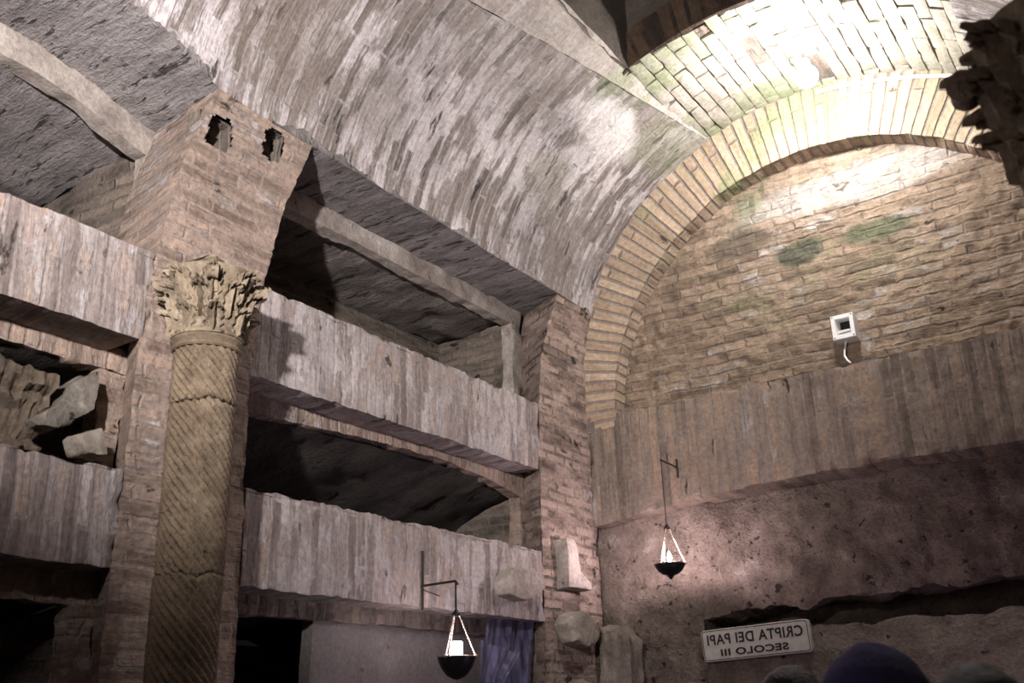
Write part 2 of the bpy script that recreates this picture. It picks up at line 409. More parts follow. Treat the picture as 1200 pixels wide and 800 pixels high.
wall_piece('pier', 1.6, 4.10, k(-1.5), k(-.05), M['pier'], res=.06, seed=5)
wall_piece('brick_lintel', 2.952, 3.352, lambda z: lin(z, [2.95, 3.34], [2.652, 2.69]), lambda z: lin(z, [2.95, 3.36], [4.825, 4.838]), M['band'], True, seed=6, chip=.009)
wall_piece('brick_lintel', 2.118, 2.497, k(2.668), k(4.812), M['band'], True, seed=7, chip=.009)
wall_piece('brick_lintel', 2.950, 3.300, k(-.05), lambda z: lin(z, [2.95, 3.30], [2.125, 2.16]), M['band'], True, seed=8, chip=.009)
wall_piece('brick_lintel', 2.132, 2.468, k(-.05), k(2.115), M['band'], True, seed=9, chip=.02)
wall_piece('masonry_base', 0.0, 1.62, k(-1.5), k(5.46), M['pier'], res=.05, seed=10)

def zlow(y): return np.interp(y, [-1.5, 0.2, 1.81, 2.05, 2.316, 2.5, 2.7], [4.22, 4.22, 4.212, 4.172, 4.092, 4.085, 4.085])
def soffit_slab(name, y0, y1, d):
    ny = int((y1-y0)/.03); y = np.linspace(y0, y1, ny+1); z = zlow(y); xf = sx(z)
    t = np.linspace(0, 1, 16)
    A = np.stack([xf[:, None]+.004 + (-d-.06-xf[:, None])*t, np.broadcast_to(y[:, None], (ny+1, 16)), np.broadcast_to(z[:, None], (ny+1, 16))], -1)
    mb = MB(); mb.slab(A, uvof(A, 0, 1), (0, 0, .12), 2)
    return mb.build(name, M['soffit'], wl, .008, 8, .003, 30, seed=21)
soffit_slab('niche_soffit', 2.62, 5.2, .27)
soffit_slab('niche_soffit', -.1, 2.42, .40)

def frame_bits(ya, yend, win, zf, ztop, zbot, d, th=.075, mat='strip', left_w=.08, seed=30):
    """the rebate inside a niche mouth: head strip and right jamb, set back by d."""
    y = np.linspace(ya, yend, max(8, int((yend-ya)/.03))+1); t = np.linspace(0, 1, 6)
    zt = ztop(y); zb = zbot(y)
    A = np.stack([np.full((len(y), 6), -d), np.broadcast_to(y[:, None], (len(y), 6)), zb[:, None]+(zt-zb)[:, None]*t], -1)
    mb = MB(); mb.slab(A, uvof(A, 2, 1), (-th, 0, 0), 3, .012, seed)
    zj = float(zbot(np.array([yend]))[0])
    A = bil((-d, yend-win, zf), (-d, yend, zf), (-d, yend, zj), (-d, yend-win, zj), 6, max(6, int((zj-zf)/.025)))
    mb.slab(A, uvof(A, 1, 2), (-th, 0, 0), 3, .012, seed+1)
    A = bil((-d, ya, zf), (-d, ya+left_w, zf), (-d, ya+left_w, zj), (-d, ya, zj), 4, 14)
    mb.slab(A, uvof(A, 1, 2), (-th, 0, 0), 3)
    return mb.build('niche_frame', M[mat], wl, .009, 9, .003, 34, seed=seed)
def cavity(ya, yb, zf, zc, d, D, zback=None, seed=40, fl=None, top='cavity'):
    zback = zc if zback is None else zback
    fl = zf if fl is None else fl
    n = lambda a, b: max(4, int(abs(b-a)/.06))
    mb = MB()
    A = bil((-d, ya, zc), (-d, yb, zc), (-D, yb, zback), (-D, ya, zback), n(ya, yb), n(d, D)); mb.grid(A, uvof(A, 0, 1))
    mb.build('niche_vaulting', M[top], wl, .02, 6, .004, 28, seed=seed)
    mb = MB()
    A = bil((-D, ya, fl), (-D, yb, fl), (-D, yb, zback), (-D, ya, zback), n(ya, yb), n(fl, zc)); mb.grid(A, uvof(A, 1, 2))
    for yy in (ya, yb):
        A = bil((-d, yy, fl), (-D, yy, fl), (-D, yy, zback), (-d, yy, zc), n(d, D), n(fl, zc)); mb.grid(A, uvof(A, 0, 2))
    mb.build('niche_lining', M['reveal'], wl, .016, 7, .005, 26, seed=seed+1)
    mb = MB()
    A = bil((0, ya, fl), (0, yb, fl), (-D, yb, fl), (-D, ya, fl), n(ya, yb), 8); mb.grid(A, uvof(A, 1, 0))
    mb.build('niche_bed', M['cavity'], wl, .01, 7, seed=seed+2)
cz = lambda v: (lambda y: np.full_like(np.asarray(y, float), v))
# right bay, top to bottom
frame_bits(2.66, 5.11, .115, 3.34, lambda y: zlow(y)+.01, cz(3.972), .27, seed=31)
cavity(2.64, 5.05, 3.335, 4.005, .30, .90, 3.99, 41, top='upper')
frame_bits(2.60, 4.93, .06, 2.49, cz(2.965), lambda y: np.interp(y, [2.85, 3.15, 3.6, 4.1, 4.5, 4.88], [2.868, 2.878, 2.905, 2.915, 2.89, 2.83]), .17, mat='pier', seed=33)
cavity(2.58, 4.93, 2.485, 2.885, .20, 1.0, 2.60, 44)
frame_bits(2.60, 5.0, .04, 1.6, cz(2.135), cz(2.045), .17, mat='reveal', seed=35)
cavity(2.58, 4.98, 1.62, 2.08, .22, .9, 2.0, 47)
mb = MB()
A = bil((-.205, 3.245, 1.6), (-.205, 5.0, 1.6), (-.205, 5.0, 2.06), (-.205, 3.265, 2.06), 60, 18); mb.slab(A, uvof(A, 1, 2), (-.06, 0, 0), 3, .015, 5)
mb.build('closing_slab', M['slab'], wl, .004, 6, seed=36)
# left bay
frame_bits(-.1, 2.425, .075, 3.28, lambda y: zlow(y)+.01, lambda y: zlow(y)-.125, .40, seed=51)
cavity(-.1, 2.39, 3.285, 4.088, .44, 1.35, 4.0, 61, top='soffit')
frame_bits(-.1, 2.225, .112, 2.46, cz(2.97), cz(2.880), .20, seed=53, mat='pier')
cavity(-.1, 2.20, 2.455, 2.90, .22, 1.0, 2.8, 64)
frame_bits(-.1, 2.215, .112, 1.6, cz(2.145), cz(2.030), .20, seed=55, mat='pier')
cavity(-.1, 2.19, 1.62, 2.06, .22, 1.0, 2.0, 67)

# ================================================================== CEILING
ce = tag(empty('ceiling'), 'brick barrel vault with a light shaft over the end wall', None, None, 'structure')
RAD = 1.76
def vault_patch(name, y0, y1, a0, a1, res=.026, mat='vault', parent=ce, amp=.009):
    ny = int((y1-y0)/res); y = np.linspace(y0, y1, ny+1)
    b0 = np.broadcast_to(a0(y), y.shape); b1 = np.broadcast_to(a1(y), y.shape)
    na = max(6, int(np.radians((b1-b0).max())*RAD/res)); t = np.linspace(0, 1, na+1)
    a = b0[:, None]+(b1-b0)[:, None]*t
    x, z = sec(a)
    A = np.stack([x, np.broadcast_to(y[:, None], x.shape), z], -1)
    U = np.stack([np.radians(a)*RAD, A[..., 1]], -1)
    mb = MB(); mb.grid(A, U)
    return mb.build(name, M[mat], parent, amp, 5, .003, 30, seed=70)
EA = lambda y: np.interp(y, [1.55, 3.33, 3.83, 4.588, 5.023, 5.41], [.42, .69, .77, .881, .948, 1.004])
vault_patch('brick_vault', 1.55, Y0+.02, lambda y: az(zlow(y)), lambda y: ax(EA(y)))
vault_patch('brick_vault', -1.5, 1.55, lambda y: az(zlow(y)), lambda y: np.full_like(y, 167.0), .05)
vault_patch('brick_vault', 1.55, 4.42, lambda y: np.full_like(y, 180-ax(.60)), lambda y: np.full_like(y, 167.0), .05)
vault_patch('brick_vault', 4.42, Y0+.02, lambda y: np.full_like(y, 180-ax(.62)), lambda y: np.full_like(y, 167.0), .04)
# pale splayed side of the shaft above the left haunch
y = np.linspace(1.55, 5.40, 130); xa = EA(y); aa = ax(xa); xa, za = sec(aa)
xb = np.where(y < 4.42, .95, .95+(y-4.42)*.055); rb = np.full_like(y, 1.80)
zb = CZ+np.sqrt(rb**2-(CX-xb)**2)+.012
t = np.linspace(0, 1, 10)[None, :, None]
A = (1-t)*np.stack([xa, y, za], -1)[:, None]+t*np.stack([xb, y, zb], -1)[:, None]
mb = MB(); mb.slab(A, uvof(A, 0, 1), (-.05, 0, .10), 2)
mb.build('shaft_kerb', M['step'], ce, .004, 7, seed=71)
# shaft walls
def quad(name, p, nu, nv, mat, au, av, parent=ce, amp=.02, freq=4, seed=0):
    A = bil(*p, nu, nv); mb = MB(); mb.grid(A, uvof(A, au, av)); return mb.build(name, M[mat], parent, amp, freq, .004, 25, seed=seed)
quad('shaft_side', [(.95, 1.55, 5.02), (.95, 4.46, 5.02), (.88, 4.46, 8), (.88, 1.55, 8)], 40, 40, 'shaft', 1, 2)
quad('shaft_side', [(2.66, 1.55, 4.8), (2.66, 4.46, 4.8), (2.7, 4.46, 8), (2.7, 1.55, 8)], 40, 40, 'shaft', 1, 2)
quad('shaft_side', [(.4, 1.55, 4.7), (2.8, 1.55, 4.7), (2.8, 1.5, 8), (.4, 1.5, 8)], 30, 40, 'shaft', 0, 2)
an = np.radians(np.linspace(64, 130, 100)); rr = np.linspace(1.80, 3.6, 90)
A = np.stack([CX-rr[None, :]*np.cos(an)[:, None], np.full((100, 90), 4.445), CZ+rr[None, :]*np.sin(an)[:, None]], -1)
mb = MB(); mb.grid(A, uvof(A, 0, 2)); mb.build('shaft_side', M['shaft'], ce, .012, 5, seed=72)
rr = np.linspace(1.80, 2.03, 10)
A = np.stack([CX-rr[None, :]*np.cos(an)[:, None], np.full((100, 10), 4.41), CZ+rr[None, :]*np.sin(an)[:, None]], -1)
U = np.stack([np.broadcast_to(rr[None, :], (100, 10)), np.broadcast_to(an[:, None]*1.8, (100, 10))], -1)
mb = MB(); mb.slab(A, U, (0, .03, 0), 1); mb.build('shaft_arch', M['shaded_ring'], ce, .005, 9, seed=73)
# lit brick barrel between shaft and end wall: every brick stands proud of dark joints
an2 = np.radians(np.linspace(66, 131, 60)); yy = np.linspace(4.42, 5.46, 20)
A = np.stack([np.broadcast_to(CX-1.816*np.cos(an2)[:, None], (60, 20)), np.broadcast_to(yy[None, :], (60, 20)), np.broadcast_to(CZ+1.816*np.sin(an2)[:, None], (60, 20))], -1)
mb = MB(); mb.grid(A, uvof(A, 1, 0)); mb.build('mortar_bed', M['reveal'], ce, .006, 9, seed=74)
mb = MB(); pitch = .083/1.8; row = 0; a = math.radians(68.5)
while a < math.radians(130):
    p = pitch*random.uniform(.9, 1.12); y = 4.415 - (random.uniform(.10, .16) if row % 2 else 0)
    while y < 5.44:
        L = random.uniform(.20, .32); ya = max(y, 4.41)+.006; yb = min(y+L, 5.45)-.006
        y += L
        if yb-ya < .03: continue
        r0 = 1.80+random.uniform(-.004, .005); tl = random.uniform(-.003, .003); g = random.uniform(.002, .005)/1.8
        if random.random() < .03: r0 += .02
        ta = np.linspace(a+g, a+p-g, 5)[None, :]; ty = np.linspace(ya, yb, max(3, int((yb-ya)/.03))+1)[:, None]
        r = r0+tl*(ty-ya)/(yb-ya)+0*ta
        ed = np.maximum(np.abs(np.linspace(-1, 1, 5))[None, :]**6*.003, np.abs(2*(ty-ya)/(yb-ya)-1)**10*.003)
        r = r+ed
        A = np.stack([CX-r*np.cos(ta), ty+0*ta, CZ+r*np.sin(ta)], -1)
        o = random.uniform(0, 9)
        U = np.stack([ty+0*ta+o, ta*1.8+0*ty+o*.7], -1)
        mb.slab(A, U, np.stack([-.05*np.cos(ta)+0*ty, 0*ty+0*ta, .05*np.sin(ta)+0*ty], -1), 1, .002, row)
    a += p; row += 1
mb.build('brick_barrel', M['tile'], ce, .0025, 14, .001, 50, seed=75)

# ================================================================== END WALL
wb = tag(empty('wall_back'), 'brick end wall with an arched lunette over a flat brick lintel', None, None, 'structure')
# arch ring
an = np.radians(np.linspace(-2, 182, 260)); rr = np.linspace(1.41, 1.90, 22)
wobr = .006*fbm(np.stack([an*9, an*0, an*0], -1), 8, 3)
R2 = rr[None, :]+wobr[:, None]*np.linspace(1, 0, 22)[None, :]
A = np.stack([CX-R2*np.cos(an)[:, None], np.full(R2.shape, Y0), CZ+R2*np.sin(an)[:, None]], -1)
U = np.stack([R2-1.41+.02, np.broadcast_to(an[:, None]*1.6, R2.shape)], -1)
mb = MB(); mb.slab(A, U, (0, .14, 0), 6, .01, 12); mb.build('arch_ring', M['ring'], wb, .006, 9, .0025, 40, seed=80)
# lunette
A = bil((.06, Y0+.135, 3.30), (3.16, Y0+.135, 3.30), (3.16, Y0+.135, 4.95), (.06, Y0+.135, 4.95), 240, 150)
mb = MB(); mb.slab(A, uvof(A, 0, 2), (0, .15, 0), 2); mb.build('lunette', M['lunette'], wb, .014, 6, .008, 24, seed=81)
# lintel
x = np.linspace(0.0, 3.24, 150); zb_ = np.interp(x, [0, .5, 1.10, 1.9, 3.3], [2.704, 2.765, 2.812, 2.824, 2.815]); t = np.linspace(0, 1, 28)
A = np.stack([np.broadcast_to(x[:, None], (150, 28)), np.full((150, 28), Y0), zb_[:, None]+(3.385-zb_)[:, None]*t], -1)
mb = MB(); mb.slab(A, np.stack([A[..., 2]+.12*A[..., 0]*0, A[..., 0]], -1), (0, .30, 0), 10, .022, 13)
mb.build('brick_lintel', M['lintel'], wb, .007, 8, .003, 36, seed=82)
# rough wall under the lintel
def yw(x): return np.interp(x, [0, .4, 1.0, 3.3], [5.51, 5.575, 5.65, 5.68])
def back_piece(name, x, zb, zt, yf, th, mat, amp, seed, nz=40, chip=.03):
    t = np.linspace(0, 1, nz)
    A = np.stack([np.broadcast_to(x[:, None], (len(x), nz)), np.broadcast_to(yf[:, None], (len(x), nz)), zb[:, None]+(zt-zb)[:, None]*t], -1)
    mb = MB(); mb.slab(A, uvof(A, 0, 2), (0, th, 0), 8, chip, seed); return mb.build(name, M[mat], wb, amp, 6, .006, 26, seed=seed)
x = np.linspace(-.05, .57, 30); back_piece('rough_plaster', x, np.full(30, 1.2), np.full(30, 2.86), yw(x), .4, 'rough', .022, 83, 60)
x = np.linspace(.56, 3.24, 130)
led = np.interp(x, [.56, .86, 1.18, 1.48, 1.76, 2.27, 3.3], [2.115, 2.155, 2.172, 2.182, 2.190, 2.206, 2.22])
led = led+.008*fbm(np.stack([x*11, x*0, x*0], -1), 4, 4)
back_piece('rough_plaster', x, led, np.full(130, 2.86), yw(x), .4, 'rough', .022, 84, 34)
quad('recess_back', [(.4, 6.0, 1.6), (3.3, 6.0, 1.6), (3.3, 6.0, 2.4), (.4, 6.0, 2.4)], 30, 12, 'rock', 0, 2, wb)
x = np.linspace(.50, 3.24, 90); zt = 2.045+.012*fbm(np.stack([x*5, x*0, x*0], -1), 9, 3)
back_piece('masonry_base', x, np.full(90, 0.0), zt, np.full(90, 5.60), .5, 'rock', .016, 85, 70, .02)
x = np.linspace(-.05, .57, 20); back_piece('masonry_base', x, np.full(20, 0.0), np.full(20, 1.3), yw(x), .4, 'rock', .02, 86, 20)

# ================================================================== rest of the room
def box_wall(name, p, nu, nv, dep, mat, au, av, label):
    A = bil(*p, nu, nv); mb = MB(); mb.slab(A, uvof(A, au, av), dep, 2)
    o = mb.build(name, M[mat], None, .01, 5, seed=90); return tag(o, label, None, None, 'structure')
box_wall('wall_right', [(3.22, -1.5, 0), (3.22, 5.7, 0), (3.22, 5.7, 3.8), (3.22, -1.5, 3.8)], 60, 40, (.3, 0, 0), 'pier', 1, 2, 'right brick wall behind the dark column capital')
box_wall('wall_front', [(-.4, -1.5, 0), (3.5, -1.5, 0), (3.5, -1.5, 5.4), (-.4, -1.5, 5.4)], 40, 50, (0, -.3, 0), 'pier', 0, 2, 'brick wall at the near end of the crypt')
box_wall('floor', [(-.4, -1.8, 0), (3.6, -1.8, 0), (3.6, 6.2, 0), (-.4, 6.2, 0)], 30, 60, (0, 0, -.2), 'floor', 0, 1, 'stone floor of the crypt')

# ================================================================== generic solids
def lathe(prof, n=32, c=(0, 0, 0)):
    bm = bmesh.new(); rings = []
    for r, z in prof:
        if r < 1e-5: rings.append([bm.verts.new((c[0], c[1], c[2]+z))])
        else: rings.append([bm.verts.new((c[0]+r*math.cos(2*PI*i/n), c[1]+r*math.sin(2*PI*i/n), c[2]+z)) for i in range(n)])
    for A, B in zip(rings, rings[1:]):
        for i in range(n):
            j = (i+1) % n
            if len(A) == 1 and len(B) == 1: continue
            if len(A) == 1: bm.faces.new((A[0], B[j], B[i]))
            elif len(B) == 1: bm.faces.new((A[i], A[j], B[0]))
            else: bm.faces.new((A[i], A[j], B[j], B[i]))
    return bm
def tube(bm, pts, r, n=8):
    pts = [Vector(p) for p in pts]; rings = []
    for i, p in enumerate(pts):
        d = (pts[min(i+1, len(pts)-1)]-pts[max(i-1, 0)]).normalized()
        up = Vector((0, 0, 1)) if abs(d.z) < .9 else Vector((1, 0, 0))
        a = d.cross(up).normalized(); b = d.cross(a)
        rings.append([bm.verts.new(p+(a*math.cos(2*PI*q/n)+b*math.sin(2*PI*q/n))*r) for q in range(n)])
    for A, B in zip(rings, rings[1:]):
        for q in range(n): bm.faces.new((A[q], A[(q+1) % n], B[(q+1) % n], B[q]))
    bm.faces.new(rings[0][::-1]); bm.faces.new(rings[-1])
def done(name, bm, mat, parent=None, angle=.7):
    bmesh.ops.recalc_face_normals(bm, faces=bm.faces[:])
    me = bpy.data.meshes.new(name); bm.to_mesh(me); bm.free()
    return link(name, me, mat, parent, angle)
def wobble(bm, amp, freq, seed=0):
    P = np.array([v.co[:] for v in bm.verts]); P = P+amp*fbm3(P*freq, seed, 3)
    for v, p in zip(bm.verts, P): v.co = p
def rock(name, poly, dep, mat, off=(0, 0, 0), bev=.012, amp=.006, cuts=3, seed=0, parent=None):
    """irregular stone: front outline poly extruded by dep, edges worn and faces uneven."""
    bm = bmesh.new(); a = [bm.verts.new(Vector(p)+Vector(off)) for p in poly]; b = [bm.verts.new(Vector(p)+Vector(off)+Vector(dep)) for p in poly]
    bm.faces.new(a); bm.faces.new(b[::-1]); n = len(a)
    for i in range(n): bm.faces.new((a[i], b[i], b[(i+1) % n], a[(i+1) % n]))
    bmesh.ops.recalc_face_normals(bm, faces=bm.faces[:])
    bmesh.ops.bevel(bm, geom=bm.edges[:], offset=bev, segments=2, affect='EDGES', profile=.6)
    bmesh.ops.triangulate(bm, faces=[f for f in bm.faces if len(f.verts) > 4])
    for _ in range(cuts):
        L = [e for e in bm.edges if e.calc_length() > .03]
        if not L: break
        bmesh.ops.subdivide_edges(bm, edges=L, cuts=1, use_grid_fill=True)
        bmesh.ops.triangulate(bm, faces=[f for f in bm.faces if len(f.verts) > 4])
    wobble(bm, amp, 12, seed); wobble(bm, amp*.4, 40, seed+3)
    return done(name, bm, mat, parent, .8)

# ================================================================== COLUMNS
def capital_profile(s): return .125+.040*s**2.4           # bell radius at height fraction s
CH = .275                                                 # bell height
def leaf_bm(h0, h, w, curl, ph, lift=0.0, lobes=4, seed=0):
    ns, nt = 26, 17; V = np.zeros((ns, nt, 3))
    for i in range(ns):
        s = i/(ns-1)
        if s < .74:
            z = h0+h*s/.74*.92; r = capital_profile(min(1, z/CH))+.008+lift*s+.016*(s/.74)**3
        else:
            q = (s-.74)/.26*PI*.98; zt = h0+h*.92; rt = capital_profile(min(1, zt/CH))+.024+lift*.74
            r = rt+curl*(1-math.cos(q))*.5*1.5; z = zt+curl*.75*math.sin(q)-curl*.35*(q/PI)**2
        env = w*(math.sin(PI*min(1, (.10+.90*s))**.75)**.55 if s < .985 else .55)
        env *= 1-.12*max(0, s-.70)/.30
        env *= 1+.20*math.cos(2*PI*lobes*s+.5)
        for j in range(nt):
            t = j/(nt-1)*2-1
            a = ph+t*env/r
            rib = .0105*math.cos(t*PI*3.5)+.010*math.exp(-(t/.12)**2)-.010*t*t
            V[i, j] = ((r+rib)*math.cos(a), (r+rib)*math.sin(a), z-.012*abs(t)*s)
    V += .0022*fbm3(V*38, seed, 2)
    B = V.copy(); cen = np.array([0, 0, 0]); rad = np.linalg.norm(V[..., :2], axis=-1, keepdims=True)
    B[..., :2] *= (rad-.014)/rad; B[..., 2] -= .006
    bm = bmesh.new()
    f = [[bm.verts.new(p) for p in r] for r in V]; g = [[bm.verts.new(p) for p in r] for r in B]
    for i in range(ns-1):
        for j in range(nt-1):
            bm.faces.new((f[i][j], f[i+1][j], f[i+1][j+1], f[i][j+1])); bm.faces.new((g[i][j], g[i][j+1], g[i+1][j+1], g[i+1][j]))
    for i in range(ns-1):
        bm.faces.new((f[i][0], g[i][0], g[i+1][0], f[i+1][0])); bm.faces.new((f[i][-1], f[i+1][-1], g[i+1][-1], g[i][-1]))
    for j in range(nt-1):
        bm.faces.new((f[0][j], f[0][j+1], g[0][j+1], g[0][j])); bm.faces.new((f[-1][j], g[-1][j], g[-1][j+1], f[-1][j+1]))
    return bm
def volute_bm(ph, seed=0):
    """corner scroll: a stalk rising from the bell and rolling up under the abacus corner."""
    bm = bmesh.new(); pts = []
    for i in range(16):
        s = i/15; pts.append((.140+.046*s**1.6, .160+.086*s))
    cr, czz = .186, .222
    for i in range(26):
        q = i/25; an = PI/2-q*2*PI*1.35; rad = .024*(1-.72*q); pts.append((cr+rad*math.cos(an), czz+rad*math.sin(an)))
    rings = []
    for i, (r, z) in enumerate(pts):
        w = .024*(1-.25*i/len(pts)); th = .010
        p0 = pts[max(0, i-1)]; p1 = pts[min(len(pts)-1, i+1)]; d = Vector((p1[0]-p0[0], p1[1]-p0[1])).normalized(); nrm = Vector((-d.y, d.x))
        ring = []
        for (a, b) in ((-w, -th), (-w*.3, -th*.4), (w*.3, -th*.4), (w, -th), (w, th), (w*.4, th*.5), (-w*.4, th*.5), (-w, th)):
            rr, zz = r+nrm.x*b, z+nrm.y*b
            ring.append(bm.verts.new((rr*math.cos(ph)-a*math.sin(ph), rr*math.sin(ph)+a*math.cos(ph), zz)))
        rings.append(ring)
    for A, B in zip(rings, rings[1:]):
        for q in range(8): bm.faces.new((A[q], A[(q+1) % 8], B[(q+1) % 8], B[q]))
    bm.faces.new(rings[0][::-1]); bm.faces.new(rings[-1])
    wobble(bm, .0018, 40, seed)
    return bm
def abacus_bm(hw=.166, z0=.264, z1=.292):
    """concave sided slab with cut corners."""
    out = []
    for k_ in range(4):
        a0 = PI/4+k_*PI/2
        c0 = Vector((math.cos(a0), math.sin(a0)))*hw*1.25; c1 = Vector((math.cos(a0+PI/2), math.sin(a0+PI/2)))*hw*1.25
        inw = -(c0+c1).normalized()
        for i in range(1, 14):
            t = i/14; p = c0.lerp(c1, t)+inw*.030*math.sin(PI*t); out.append(p)
    bm = bmesh.new(); L = []
    for sc, z in ((.90, z0), (.93, z0+.012), (1.0, z0+.018), (1.0, z1-.004), (.985, z1)):
        L.append([bm.verts.new((p.x*sc, p.y*sc, z)) for p in out])
    n = len(out)
    for A, B in zip(L, L[1:]):
        for i in range(n): bm.faces.new((A[i], A[(i+1) % n], B[(i+1) % n], B[i]))
    bm.faces.new(L[0][::-1]); bm.faces.new(L[-1])
    return bm

def shift(bm, loc, sc=1.0, rot=0.0):
    bmesh.ops.scale(bm, vec=(sc, sc, sc), verts=bm.verts); bmesh.ops.rotate(bm, cent=(0, 0, 0), matrix=Matrix.Rotation(rot, 3, 'Z'), verts=bm.verts)
    bmesh.ops.translate(bm, vec=loc, verts=bm.verts); return bm
def capital(parent, loc, sc, rot, mat):
    cap = done('capital', shift(lathe([(.0, -.002), (.118, -.002), (.134, .004), (.137, .014), (.130, .024), (.126, .026)]+[(capital_profile(s), s*CH) for s in np.linspace(.1, 1, 14)]+[(0, CH)], 40), loc, sc, rot), mat, parent, .6)
    n = 8
    for i in range(n): done('acanthus_leaf', shift(leaf_bm(.012, .105, .052, .016, 2*PI*i/n+.12, seed=i), loc, sc, rot), mat, cap, 1.0)
    for i in range(n): done('acanthus_leaf', shift(leaf_bm(.07, .135, .056, .020, 2*PI*(i+.5)/n+.12, .004, seed=i+9), loc, sc, rot), mat, cap, 1.0)
    for i in range(4): done('corner_scroll', shift(volute_bm(PI/4+i*PI/2, i), loc, sc, rot), mat, cap, .9)
    for i in range(n): done('acanthus_leaf', shift(leaf_bm(.135, .125, .050, .018, 2*PI*i/n+.02, .004, seed=i+30), loc, sc, rot), mat, cap, 1.0)
    ab = abacus_bm(); bmesh.ops.triangulate(ab, faces=[f for f in ab.faces if len(f.verts) > 4]); wobble(ab, .004, 18, 6)
    done('abacus', shift(ab, loc, sc, rot), mat, cap, .6)
    return cap
def drum_bm(R, z0, z1, tilt, n=22, twist=1.0, seed=0, phase=0.0):
    nth = n*8; nz = max(8, int((z1-z0)/.009)); bm = bmesh.new(); rows = []
    th = np.arange(nth)/nth*2*PI
    for i in range(nz+1):
        s = i/nz
        ez0 = .010*fbm(np.stack([np.cos(th)*2.2, np.sin(th)*2.2, 0*th], -1), int(z0*977), 3); ez1 = .010*fbm(np.stack([np.cos(th)*2.2, np.sin(th)*2.2, 0*th], -1), int(z1*977), 3)
        z = (z0+ez0+.0015)*(1-s)+(z1+ez1-.0015)*s
        ph = n*(th + (z*tilt/R) + phase)
        fl = np.abs(np.sin(ph/2))
        r = R-.021*(1-fl)**1.1
        edge = min(s, 1-s)*(z1-z0); r = r-.006*max(0, 1-edge/.008)**2
        P = np.stack([r*np.cos(th), r*np.sin(th), z], -1); P = P+.0018*fbm3(P*14, seed, 3)
        rows.append([bm.verts.new(p) for p in P])
    for A, B in zip(rows, rows[1:]):
        for i in range(nth): bm.faces.new((A[i], A[(i+1) % nth], B[(i+1) % nth], B[i]))
    bm.faces.new(rows[0][::-1]); bm.faces.new(rows[-1])
    return bm
def column(loc, zc, sc, rot, label, cuts, R=.1225, cmat='capital', smat='marble'):
    t = empty('spiral_column', (loc[0], loc[1], 0)); tag(t, label, 'column')
    L = (loc[0], loc[1], 0)
    base = lathe([(0, 0), (.215, 0), (.215, .06), (.20, .065), (.205, .085), (.20, .11), (.165, .125), (.16, .15), (.172, .165), (.172, .19), (.15, .21), (.13, .22), (0, .22)], 40)
    done('base', shift(base, L, sc), M[smat], t, .5)
    zs = [.22*sc]+cuts+[zc-.005]
    for i, (a, b) in enumerate(zip(zs, zs[1:])):
        bm = drum_bm(R*sc, a, b, .98, seed=i+1, phase=i*.13); done('shaft_drum', shift(bm, (loc[0]+[0, .006, -.004, 0][i % 4], loc[1]+[0, -.007, .004, 0][i % 4], 0)), M[smat], t, 1.2)
    nk = lathe([(0, -.045), (.124, -.045), (.130, -.038), (.130, -.030), (.124, -.024), (.128, -.018), (.135, -.008), (.132, .0), (0, .0)], 48)
    done('necking_ring', shift(nk, (loc[0], loc[1], zc), sc), M[smat], t, .5)
    capital(t, (loc[0], loc[1], zc), sc, rot, M[cmat])
    return t
XC = .20
cc = onx(243, 400, XC); zcap = onx(245, 391, XC)[2]
z_c1 = onx(238, 477, XC)[2]; z_c2 = onx(218, 676, XC)[2]
column((XC, float(cc[1])), float(zcap)-.040, .94, .1, 'tan spiral fluted marble column with acanthus capital standing against the left wall', [.9, float(z_c2), float(z_c1)])
column((3.035, 2.30), 2.665, 1.30, PI/4, 'dark column at the top right corner showing only its shadowed acanthus capital', [1.0, 1.9])

# ================================================================== STONES ON THE PIER
X = lambda pts, x=0: [(x, p[0], p[1]) for p in pts]
o = rock('marble_fragment', X([(4.331, 2.277), (4.412, 2.353), (4.606, 2.372), (4.708, 2.278), (4.522, 2.198), (4.359, 2.22)], .08), (-.11, 0, 0), M['fragpale2'], bev=.007, amp=.003, seed=1)
tag(o, 'six-sided grey stone plate fixed on the lintel above the blue film', 'stone')
o = rock('marble_fragment', X([(4.955, 2.575), (5.03, 2.582), (5.075, 2.54), (5.082, 2.40), (5.20, 2.345), (5.215, 2.305), (4.95, 2.298)], .085), (-.11, 0, 0), M['fragpale2'], bev=.010, amp=.005, seed=2)
tag(o, 'L-shaped pale stone fragment sticking out of the corner pier', 'stone')
o = rock('marble_fragment', X([(4.913, 2.10), (4.95, 2.155), (5.08, 2.175), (5.21, 2.15), (5.284, 2.086), (5.22, 2.02), (5.13, 1.995), (4.97, 2.01)], .09), (-.12, 0, 0), M['frag'], bev=.02, amp=.01, seed=3)
tag(o, 'rounded brownish stone lump on the corner pier under the L-shaped fragment', 'stone')
o = rock('stone_post', [(.02, 5.33, 0), (.235, 5.30, 0), (.245, 5.30, 2.04), (.19, 5.30, 2.105), (.06, 5.33, 2.115), (.02, 5.33, 2.09)], (0, .16, 0), M['frag'], bev=.02, amp=.014, cuts=5, seed=4)
tag(o, 'rough tan stone post standing in the corner below the hanging lamp', 'stone')
o = rock('marble_fragment', X([(4.93, 1.62), (4.96, 1.77), (5.08, 1.825), (5.2, 1.80), (5.25, 1.62)], .07), (-.09, 0, 0), M['frag'], bev=.02, amp=.01, seed=5)
tag(o, 'domed stone at the bottom edge beside the right end of the lowest niche', 'stone')

